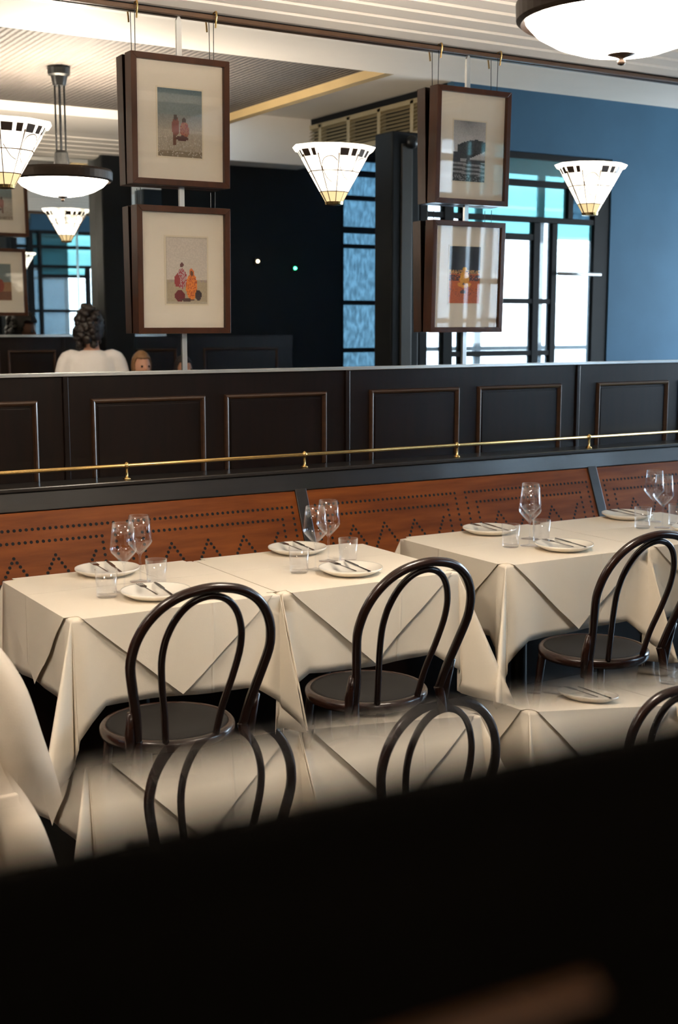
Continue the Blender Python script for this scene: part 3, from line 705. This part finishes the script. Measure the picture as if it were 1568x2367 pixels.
def make_cloths(w, d, loc, seed, lab1, lab2):
    def dropf(k, u, th):
        if th is None: return .290+.075*max(0, abs(u)-.72)/.28*(1.0)+.008*sin(seed+k*1.7+u*3)
        l = max(0, 1-abs(th-.5)/.5); return .365+.12*(l**.8)+.008*(sin(seed+k*1.7+3)*(1-th)+sin(seed+((k+1) % 4)*1.7-3)*th)
    bm = BM(); rows = []
    # rounded edge rows then hanging rows
    W2, D2 = w/2, d/2
    inner = [(x*(W2-.012)/W2 if True else x, y*(D2-.012)/D2, .0) for x, y, z in cloth_ring(w, d, 0, seed, dropf)]
    rows.append([bm.verts.new((p[0], p[1], TZ+.004)) for p in inner])
    for v in (0.0, .02, .06, .12, .2, .3, .4, .5, .6, .7, .8, .9, 1.0):
        R = cloth_ring(w, d, v, seed, dropf); rows.append([bm.verts.new((p[0], p[1], TZ+.001+p[2])) for p in R])
    for A, B in zip(rows, rows[1:]):
        n_ = len(A)
        for i in range(n_): bm.faces.new((A[i], B[i], B[(i+1) % n_], A[(i+1) % n_]))
    top = bm.faces.new(rows[0]); bmesh.ops.recalc_face_normals(bm, faces=bm.faces)
    if top.normal.z < 0: bmesh.ops.reverse_faces(bm, faces=bm.faces)
    o = obj('tablecloth', bm, CLOTH, smooth=True, loc=loc); tag(o, lab1, 'tablecloth', 'white tablecloths')
    md = o.modifiers.new('s', 'SOLIDIFY'); md.thickness = .0015; md.offset = 1
    top = None
    # topper: square cloth laid corner-wise, its corners hanging as triangles
    bm = BM(); hw = W2-.03; hd = D2-.03; dz = TZ+.0075; DR = .285
    def edge(k, u, v):  # k side, u -1..1 across the triangle at this level, v 0..1 down
        half = (hw if k in (0, 2) else hd)*(1-v); L = W2 if k in (0, 2) else D2
        x = u*half; dr = DR*v; uu = x/L
        s_ = 1 if k in (0, 1) else 1
        tt = {0: (1, 0), 1: (0, 1), 2: (-1, 0), 3: (0, -1)}[k]; nn = {0: (0, -1), 1: (1, 0), 2: (0, 1), 3: (-1, 0)}[k]
        oo = side_off(uu, dr, k, seed)+((.008+.010*v) if k not in TIGHT else .0015)
        N2 = D2 if k in (0, 2) else W2
        return (tt[0]*x+nn[0]*(N2+oo), tt[1]*x+nn[1]*(N2+oo), dz-dr-(.0025 if v > 0 else .001))
    ring = []
    for k in range(4):
        rws = []
        for j in range(11):
            v = j/10
            rws.append([bm.verts.new(edge(k, -1+2*i/12, v)) for i in range(13)] if v < .999 else [bm.verts.new(edge(k, 0, v))])
        for A, B in zip(rws, rws[1:]):
            if len(B) == 1:
                for i in range(12): bm.faces.new((A[i], B[0], A[i+1]))
            else:
                for i in range(12): bm.faces.new((A[i], B[i], B[i+1], A[i+1]))
        ring.append(rws[0])
    inner = []
    for k in range(4):
        row = []
        for vtx in ring[k]:
            c = vtx.co; row.append(bm.verts.new((c.x*(1-.035/W2) if k in (1, 3) else c.x, c.y*(1-.035/D2) if k in (0, 2) else c.y, dz)))
        for i in range(12): bm.faces.new((ring[k][i], ring[k][i+1], row[i+1], row[i]))
        inner += row
    bm.faces.new(inner)
    bmesh.ops.recalc_face_normals(bm, faces=bm.faces)
    o2 = obj('table_topper', bm, CLOTH, smooth=True, loc=loc); tag(o2, lab2, 'tablecloth', 'white corner-wise top cloths')
    md = o2.modifiers.new('s', 'SOLIDIFY'); md.thickness = .0015; md.offset = 0
    md2 = o2.modifiers.new('e', 'EDGE_SPLIT'); md2.split_angle = radians(50)
    return o, o2
TABS = [(1.600, 3.965, .715, .69, 'leftmost table'), (2.330, 3.965, .72, .69, 'second table from the left'), (3.275, 3.965, .715, .69, 'third table from the left'), (4.005, 3.965, .72, .69, 'rightmost table')]
for i, (x, y, w, d, nm) in enumerate(TABS):
    make_table('square pedestal table under white cloths, the '+nm, (x, y, 0), w, d)
    TIGHT.clear(); TIGHT.add(1 if i in (0, 2) else 3)
    make_cloths(w, d, (x, y, 0), i*1.37, 'white under-cloth hanging in corner folds from the '+nm, 'white top cloth with a pointed front flap on the '+nm)

# ================================================================ TABLEWARE
PZ = TZ+.010
def make_plate(label, loc, r=.115):
    t = thing('plate', label, 'plate', loc, group='white side plates')
    p = [(0, .004), (r*.62, .004), (r*.70, .010), (r*.97, .023), (r, .025), (r, .019), (r*.72, .002), (r*.6, 0), (0, 0)]
    obj('dish', lathe(BM(), p, 40), PORC, t, smooth=True)
    return t
pnames = ['leftmost table', 'second table', 'third table', 'rightmost table']
rear = [(1.585, 4.215), (2.375, 4.235), (3.305, 4.215), (4.10, 4.215)]
front = [(1.585, 3.775), (2.335, 3.775), (3.315, 3.75), (4.08, 3.76)]
pl0 = None
for i in range(4):
    for (x, y), wh in ((rear[i], 'banquette side of the '), (front[i], 'chair side of the ')):
        lb = 'round white plate with cutlery, '+wh+pnames[i]
        if pl0 is None: pl0 = make_plate(lb, (x, y, PZ)); 
        else: dup(pl0, (x, y, PZ), label=lb)
def fork_bm():
    bm = BM(); prof = [(-.0035, -.095), (.0035, -.095), (.002, 0), (.003, .03), (.011, .045), (.011, .065), (-.011, .065), (-.011, .045), (-.003, .03), (-.002, 0)]
    prism(bm, prof, 'z', 0, .002)
    for k in range(4): x = -.0105+.0062*k; box(bm, x, x+.0024, .065, .10, 0, .002)
    return bm
def knife_bm():
    bm = BM(); prism(bm, [(-.005, -.11), (.005, -.11), (.004, -.01), (.008, .0), (.009, .07), (.004, .11), (-.004, .10), (-.006, 0), (-.004, -.01)], 'z', 0, .0022); return bm
fk = kn = None
for i in range(4):
    for (x, y), wh in ((rear[i], 'banquette side of the '), (front[i], 'chair side of the ')):
        for kind in ('fork', 'knife'):
            lb = 'steel '+kind+' on the plate, '+wh+pnames[i]
            if kind == 'fork':
                if fk is None: fk = obj('fork', fork_bm(), STEEL); o = fk
                else: o = fk.copy(); COL.objects.link(o)
                o.location = (x-.026, y+.004, PZ+.0255); o.rotation_euler = (0, 0, radians(-5))
            else:
                if kn is None: kn = obj('knife', knife_bm(), STEEL); o = kn
                else: o = kn.copy(); COL.objects.link(o)
                o.location = (x+.020, y-.008, PZ+.0255); o.rotation_euler = (0, 0, radians(-8))
            tag(o, lb, kind, 'steel '+kind+'s on the plates')
def make_wine(label, loc):
    t = thing('wine_glass', label, 'glass', loc, group='stemmed wine glasses')
    out = [(.0035, .004), (.0035, .088), (.006, .096), (.020, .110), (.040, .132), (.0455, .142), (.0450, .152), (.041, .185), (.0355, .232)]
    inn = [(.0345, .232), (.0400, .185), (.0438, .152), (.0440, .143), (.039, .134), (.019, .113), (.004, .100), (0, .098)]
    obj('bowl', lathe(BM(), out[2:]+inn, 28), WINEG, t, smooth=True)
    obj('stem', lathe(BM(), [(0, .004), (.0042, .004), (.0034, .02), (.0034, .085), (.006, .097), (0, .0975)], 12), WINEG, t, smooth=True)
    obj('foot', lathe(BM(), [(0, 0), (.036, 0), (.036, .0015), (.012, .004), (.004, .007), (0, .007)], 28), WINEG, t, smooth=True)
    return t
def make_tumbler(label, loc):
    out = [(0, 0), (.030, 0), (.033, .003), (.037, .092), (.0355, .092), (.0315, .012), (0, .010)]
    o = obj('tumbler', lathe(BM(), out, 28), WINEG, smooth=True, loc=loc)
    return tag(o, label, 'glass', 'short clear water tumblers')
W0 = make_wine('left stemmed wine glass on the leftmost table', (1.525, 3.90, PZ))
wl = [(1.635, 4.03, 'right stemmed wine glass on the leftmost table'), (2.262, 3.90, 'left stemmed wine glass on the second table from the left'), (2.385, 4.015, 'right stemmed wine glass on the second table from the left'),
      (3.245, 3.88, 'nearer stemmed wine glass on the third table from the left'), (3.355, 4.01, 'farther stemmed wine glass on the third table from the left'),
      (4.035, 3.93, 'nearer stemmed wine glass on the rightmost table'), (4.13, 4.08, 'farther stemmed wine glass on the rightmost table')]
for x, y, l in wl: dup(W0, (x, y, PZ), label=l)
T0 = make_tumbler('left short tumbler on the leftmost table', (1.445, 3.855, PZ))
for x, y, l in ((1.655, 3.935, 'right short tumbler on the leftmost table'), (2.185, 3.885, 'left short tumbler on the second table from the left'), (2.435, 3.955, 'right short tumbler on the second table from the left'),
                (3.165, 3.90, 'left short tumbler on the third table from the left'), (3.345, 3.925, 'right short tumbler on the third table from the left'),
                (3.955, 3.97, 'left short tumbler on the rightmost table'), (4.145, 3.955, 'right short tumbler on the rightmost table')):
    o = T0.copy(); COL.objects.link(o); o.location = (x, y, PZ); o['label'] = l

# ================================================================ BENTWOOD CHAIRS
def make_chair(label, loc, rz):
    t = thing('bentwood_chair', label, 'chair', loc, rz, 'bentwood chairs')
    # faces +y (towards the table); back at -y
    obj('seat', lathe(BM(), [(0, .448), (.17, .448), (.182, .453), (.186, .462), (.17, .464), (.10, .459), (0, .457)], 40), SEATB, t, smooth=True)
    obj('seat_ring', lathe(BM(), [(.178, .430), (.198, .430), (.203, .440), (.203, .456), (.196, .464), (.184, .464), (.178, .430)], 40), BENT, t, smooth=True)
    def ly(z): return -.172-.150*max(0, (z-.46))/.44 if z > .46 else -.178-.05*(.46-z)/.46
    arch = []
    for z, x in ((.47, .166), (.55, .176), (.64, .196), (.72, .212)): arch.append((x, z))
    for k in range(1, 8):
        a = pi/2*k/8; arch.append((.212*cos(a)**.85, .735+.196*sin(a)**1.0))
    full = [(x, ly(z), z) for x, z in arch]+[(0, ly(.933), .933)]+[(-x, ly(z), z) for x, z in arch[::-1]]
    path = smooth_path(full, 3)
    obj('back_arch', tube(BM(), path, .0145, 12), BENT, t, smooth=True)
    for sx in (-1, 1):
        pp = smooth_path([(sx*.200, -.225, .002), (sx*.188, -.200, .22), (sx*.172, -.186, .42), (sx*.166, ly(.47), .48)], 6); n_ = len(pp)
        obj('rear_leg', tube(BM(), pp, [.0115+.006*i/(n_-1) for i in range(n_)], 10), BENT, t, smooth=True)
        bm = BM(); tube(bm, [(sx*.186, ly(.44)+.004, .415), (sx*.190, ly(.50), .50), (sx*.196, ly(.57), .575)], [.012, .016, .010], 8); obj('bracket', bm, BENT, t, smooth=True)
        pp = smooth_path([(sx*.175, .150, .002), (sx*.158, .138, .2), (sx*.140, .120, .435)], 6); n_ = len(pp)
        obj('front_leg', tube(BM(), pp, [.0105+.006*i/(n_-1) for i in range(n_)], 10), BENT, t, smooth=True)
    inn = []
    for z, x in ((.455, .078), (.55, .090), (.64, .108), (.72, .119)): inn.append((x, z))
    for k in range(1, 7):
        a = pi/2*k/7; inn.append((.120*cos(a)**.9, .735+.172*sin(a)))
    full = [(x, ly(z)+.004, z) for x, z in inn]+[(0, ly(.908)+.004, .908)]+[(-x, ly(z)+.004, z) for x, z in inn[::-1]]
    obj('inner_loop', tube(BM(), smooth_path(full, 3), .0105, 10), BENT, t, smooth=True)
    obj('leg_hoop', tube(BM(), [(.155*cos(2*pi*k/32), .155*sin(2*pi*k/32)-.02, .24) for k in range(32)], .008, 8, closed=True), BENT, t, smooth=True)
    return t
C1 = make_chair('dark bentwood chair with a looped back at the leftmost table', (1.458, 3.405, 0), radians(-1))
dup(C1, (2.167, 3.405, 0), radians(2), 'dark bentwood chair with a looped back at the second table from the left')
dup(C1, (3.165, 3.405, 0), radians(-3), 'dark bentwood chair at the third table, cut by the right edge of the picture')
dup(C1, (.575, 3.25, 0), radians(3), 'bentwood chair hidden under a cream jacket at the left edge')

# jacket draped over the hidden chair back
def make_jacket():
    t = thing('jacket', 'cream jacket draped over a chair back at the left edge of the picture', 'jacket', (.575, 3.03, 0), radians(3))
    bm = BM(); rows = []
    lev = [(.925, .14, .025), (.915, .20, .05), (.88, .232, .07), (.82, .248, .085), (.74, .262, .10), (.66, .285, .11), (.58, .325, .125), (.50, .362, .14), (.42, .385, .15), (.34, .395, .155), (.30, .395, .155)]
    NS = 72
    for i, (z, a, b_) in enumerate(lev):
        f = i/(len(lev)-1); ring = []
        for k in range(NS):
            th = 2*pi*k/NS; rr = 1+f*(.05*sin(7*th+1.3)+.03*sin(12*th+z*6))
            ring.append(bm.verts.new((a*rr*cos(th)*abs(cos(th))**-.15 if abs(cos(th)) > .05 else 0, b_*rr*sin(th), z+.01*f*sin(5*th))))
        rows.append(ring)
    for A, B in zip(rows, rows[1:]):
        for k in range(NS): bm.faces.new((A[k], B[k], B[(k+1) % NS], A[(k+1) % NS]))
    bm.faces.new(rows[0]); bmesh.ops.recalc_face_normals(bm, faces=bm.faces)
    o = obj('body', bm, JACK, t, smooth=True); md = o.modifiers.new('s', 'SUBSURF'); md.levels = 1; md.render_levels = 1
    for sx in (-1, 1):
        pp = smooth_path([(sx*.215, -.03, .865), (sx*.262, -.06, .76), (sx*.295, -.075, .62), (sx*.345, -.07, .46), (sx*.375, -.05, .36)], 6); n_ = len(pp)
        obj('sleeve', tube(BM(), pp, [.045+.018*sin(pi*i/(n_-1)) for i in range(n_)], 14), JACK, t, smooth=True)
    obj('collar', tube(BM(), smooth_path([(-.13, -.05, .90), (0, -.075, .925), (.13, -.05, .90)], 8), .022, 10), JACK, t, smooth=True)
    obj('pocket_flap', bx(.13, .26, -.165, -.145, .50, .53), JACK, t, bevel=.004)
    return t
make_jacket()

# ================================================================ NEAR PARTITION WITH BEVELLED GLASS
RZ = radians(-2.6)
pt_ = thing('wood_partition', 'near-black wooden partition with raised panel mouldings, very close and out of focus', 'partition', (0, .25, 0), RZ)
PW = mat('partition_wood', (0.004, 0.003, 0.002), .7, spec=.05, noise=.4, nscale=6, stretch=(1, 5, 5))
obj('top_rail', bx(-2.9, 1.45, -.002, .0095, 1.474, 1.5400), PW, pt_, bevel=.004)
obj('body_board', bx(-2.9, 1.45, .008, .030, 0.0, 1.470), PW, pt_)
for a, b_ in ((-1.5, -.95), (-.85, -.30), (-.20, .228), (.33, .80), (.9, 1.4)):
    bm = prism(BM(), [(.008, 1.4625), (.0, 1.465), (-.003, 1.468), (0, 1.471), (.008, 1.4735)], 'x', a, b_)
    obj('panel_bead', bm, mat('partition_bead', (.12, .05, .018), .3, noise=.3, coat=.3), pt_)
    obj('panel_field', bx(a+.02, b_-.02, .002, .008, .2, 1.452), PW, pt_, bevel=.002)
gs = thing('bevelled_glass', 'blurred clear glass edge on top of the near-black wooden partition', 'glass panel', (0, .265, 1.5205), RZ)
GA = radians(10.7); GH = .0318
bm = prism(BM(), [(0.0, 0), (0.0, GH-.0025), (-.0015-GH*math.tan(GA), GH), (-.0015, 0)], 'x', -2.5, 1.4)
obj('bevel', bm, BEVG, gs)

# ================================================================ PEOPLE (seen in the mirror)
def skin_mesh(name, verts, edges, m, parent, sub=2, root=0):
    me = bpy.data.meshes.new(name); me.from_pydata([v[0] for v in verts], edges, []); o = bpy.data.objects.new(name, me); COL.objects.link(o); o.parent = parent
    me.materials.append(m); md = o.modifiers.new('skin', 'SKIN'); md.use_smooth_shade = True
    for i, v in enumerate(verts):
        r = v[1]; me.skin_vertices[0].data[i].radius = r if isinstance(r, tuple) else (r, r)
    me.skin_vertices[0].data[root].use_root = True
    s = o.modifiers.new('sub', 'SUBSURF'); s.levels = sub; s.render_levels = sub
    return o
def make_person(label, loc, rz, h, shirt_m, hair_m, hair, head_turn=0, head_tilt=0, arms='down'):
    t = thing('person', label, 'person', loc, rz); k = h/1.72
    def S(v): return (tuple(c*k for c in v[0]), tuple(c*k for c in v[1]) if isinstance(v[1], tuple) else v[1]*k)
    # body faces -y
    if arms == 'down':
        aL = [((.17, .0, 1.40), .052), ((.215, .01, 1.27), .045), ((.235, 0, 1.12), .038), ((.215, -.09, .97), .032), ((.17, -.19, .93), .024), ((.155, -.23, .92), (.022, .012))]
    else:
        aL = [((.17, .0, 1.40), .052), ((.215, -.03, 1.27), .045), ((.225, -.07, 1.14), .038), ((.21, -.14, 1.33), .032), ((.15, -.13, 1.50), .024), ((.125, -.12, 1.56), (.022, .012))]
    V = [((0, 0, .95), (.155, .11)), ((0, .0, 1.08), (.125, .095)), ((0, .01, 1.22), (.15, .10)), ((0, .01, 1.36), (.13, .085)), ((0, 0, 1.45), .052), ((0, -.01, 1.53), .050)]
    E = [(0, 1), (1, 2), (2, 3), (3, 4), (4, 5)]
    for sx in (1, -1):
        b0 = len(V); prev = 3
        for (p, r) in aL: V.append(((p[0]*sx, p[1], p[2]), r)); E.append((prev, len(V)-1)); prev = len(V)-1
        # hand: four fingers and thumb
        hx, hy, hz = aL[-1][0]
        b0 = len(V); prev = 0
        for (p, r) in [((.09, 0, .88), .082), ((.095, -.01, .68), .066), ((.095, -.01, .50), .052), ((.095, .005, .30), .046), ((.095, .01, .09), .034), ((.10, -.08, .035), (.034, .025)), ((.105, -.15, .025), (.032, .018))]:
            V.append(((p[0]*sx, p[1], p[2]), r)); E.append((prev, len(V)-1)); prev = len(V)-1
    TOR = [(.90, .160, .11), (.98, .158, .11), (1.08, .132, .095), (1.20, .150, .105), (1.31, .172, .108), (1.375, .170, .095), (1.415, .145, .085), (1.445, .095, .072), (1.47, .058, .060), (1.52, .050, .052), (1.58, .048, .05)]
    def loft(bm, rings, g=0):
        R = []
        for z, a, b_ in rings: R.append([bm.verts.new(((a+g)*cos(2*pi*q/24)*k, (b_+g)*sin(2*pi*q/24)*k, z*k)) for q in range(24)])
        for A, B in zip(R, R[1:]):
            for q in range(24): bm.faces.new((A[q], A[(q+1) % 24], B[(q+1) % 24], B[q]))
        bm.faces.new(R[0][::-1]); bm.faces.new(R[-1])
    def limb(bm, seq, sx, g=0):
        pts = [(0.09*sx*k if False else p[0]*sx*k, p[1]*k, p[2]*k) for p, r_ in seq]; rad = [((r_ if isinstance(r_, float) else r_[0])+g)*k for p, r_ in seq]
        P = smooth_path(pts, 4); RR = [rad[min(int(q/4), len(rad)-1)]*(1-(q % 4)/4)+rad[min(int(q/4)+1, len(rad)-1)]*((q % 4)/4) for q in range(len(P))]
        tube(bm, P, RR, 14)
    def fused(name, bm, m):
        bmesh.ops.recalc_face_normals(bm, faces=bm.faces); o = obj(name, bm, m, t)
        md = o.modifiers.new('fuse', 'REMESH'); md.mode = 'VOXEL'; md.voxel_size = .011*k; md.use_smooth_shade = True
        md = o.modifiers.new('soft', 'SMOOTH'); md.factor = .6; md.iterations = 6; return o
    LEG = [((.085, 0, .93), .085), ((.09, 0, .85), .085), ((.095, -.01, .68), .068), ((.095, -.01, .50), .054), ((.095, .008, .34), .052), ((.095, .01, .09), .034), ((.10, -.03, .04), .034), ((.102, -.13, .03), .028)]
    sh0 = [((.10, .0, 1.385), .06)]+aL
    bm = BM(); loft(bm, TOR)
    for sx in (1, -1): limb(bm, sh0, sx); limb(bm, LEG, sx)
    fused('body', bm, SKIN)
    for sx in (1, -1):
        for j, (ln, rr) in enumerate(((.062, .0085), (.075, .009), (.080, .009), (.074, .0088), (.05, .0105))):
            hx, hy, hz = aL[-1][0]; dzn = -1 if arms == 'down' else 1
            off = (j-1.5)*.017 if j < 4 else -.034
            p0 = (sx*hx+off*.9, hy+(.02 if j == 4 else 0), hz); p1 = (sx*hx+off*1.1, hy-ln*.55, hz+dzn*ln*.2); p2 = (sx*hx+off*1.1, hy-ln*.85, hz-ln*.25)
            skin_mesh('finger' if j < 4 else 'thumb', [S((p0, rr)), S((p1, rr*.9)), S((p2, rr*.7))], [(0, 1), (1, 2)], SKIN, t, sub=1)
    bm = BM(); loft(bm, [(.88, .165, .118)]+TOR[1:9], .016)
    for sx in (1, -1): limb(bm, sh0[:5], sx, .018)
    fused('shirt', bm, shirt_m)
    bm = BM(); loft(bm, [(.86, .15, .10), (.92, .158, .112), (.97, .16, .112)], .010)
    for sx in (1, -1): limb(bm, LEG[:6], sx, .018)
    fused('trousers', bm, TROU)
    for sx in (1, -1): skin_mesh('shoe', [S(((sx*.095, .03, .04), (.045, .04))), S(((sx*.10, -.08, .035), (.044, .035))), S(((sx*.105, -.17, .03), (.04, .028)))], [(0, 1), (1, 2)], SHOE, t, sub=1)
    # head
    hd = bpy.data.objects.new('head', None)
    bm = BM(); bmesh.ops.create_uvsphere(bm, u_segments=28, v_segments=20, radius=1)
    for v in bm.verts:
        x, y, z = v.co; jaw = 1-.28*max(0, -z)**1.3
        v.co = Vector((x*.074*jaw, y*.094*(jaw if y > 0 else 1-.1*max(0, -z)), z*.118))
        if y < -.5 and abs(x) < .28: v.co.y -= .012*max(0, 1-abs(z+.12)/.25)*(1-abs(x)/.28)
    hdm = obj('head', bm, SKIN, t, smooth=True); hdm.location = (0, -.015*k, 1.605*k); hdm.scale = (k, k, k); hdm.rotation_euler = (radians(head_tilt), 0, radians(head_turn))
    for sx in (1, -1):
        bm = BM(); bmesh.ops.create_uvsphere(bm, u_segments=12, v_segments=10, radius=1)
        for v in bm.verts: v.co = Vector((v.co.x*.010+sx*.077, v.co.y*.020+.005, v.co.z*.033-.005))
        obj('ear', bm, SKIN, hdm, smooth=True)
        bm = BM(); bmesh.ops.create_uvsphere(bm, u_segments=12, v_segments=10, radius=.012)
        for v in bm.verts: v.co += Vector((sx*.031, -.080, .008))
        obj('eye', bm, EYEM, hdm, smooth=True)
    bm = BM(); tube(bm, [(0, -.088, .012), (0, -.104, -.010), (0, -.110, -.022), (0, -.098, -.030)], [.006, .009, .012, .008], 10); obj('nose', bm, SKIN, hdm, smooth=True)
    bm = BM(); tube(bm, [(-.024, -.082, -.055), (0, -.092, -.054), (.024, -.082, -.055)], [.003, .007, .003], 8); obj('mouth', bm, LIP, hdm, smooth=True)
    # hair
    bm = BM(); bmesh.ops.create_icosphere(bm, subdivisions=4, radius=1); rr = random.Random(5)
    dele = []
    for v in bm.verts:
        x, y, z = v.co; n_ = 1+(.06 if hair == 'curly' else .015)*sin(17*x+9*z)*cos(15*y+8*z)+rr.uniform(-.02, .03)*(2 if hair == 'curly' else .5)
        g = 1.14 if hair != 'curly' else 1.25
        v.co = Vector((x*.078*g*n_, y*.098*g*n_+.010, z*.124*g*n_+.008))
        if (y < -.35 and z < .45) or z < -.62 : dele.append(v)
    bmesh.ops.delete(bm, geom=dele, context='VERTS')
    hr = obj('hair', bm, hair_m, hdm, smooth=True)
    md = hr.modifiers.new('s', 'SOLIDIFY'); md.thickness = .012; md.offset = -1
    if hair == 'curly':
        for q in range(46):
            a = rr.uniform(0, 2*pi); zz = rr.uniform(-.14, .15); w_ = .085*sqrt(max(.1, 1-(zz/.18)**2))
            cx_, cy_ = w_*cos(a), .045+w_*1.05*abs(sin(a))*(1 if rr.random() < .85 else -.3); r = rr.uniform(.016, .034)
            bm = BM(); bmesh.ops.create_icosphere(bm, subdivisions=2, radius=r)
            for v in bm.verts: v.co = v.co*(1+rr.uniform(-.2, .25))+Vector((cx_, cy_, zz+.02))
            obj('hair_curl', bm, hair_m, hdm, smooth=True)
    return t
make_person('woman in a white shirt with dark curly hair seen from behind in the mirror', (3.24, 1.0, 0), radians(14), 1.70, SHIRT, HAIRD, 'curly', head_turn=38, head_tilt=12)
make_person('person with light brown hair, only the head top showing over the mirror edge', (3.60, 1.05, 0), radians(180), 1.42, SHIRT, HAIRB, 'smooth')
make_person('person holding up both hands, behind the pale strip in the mirror', (4.07, .75, 0), radians(175), 1.375, TROU, HAIRD, 'smooth', arms='up')
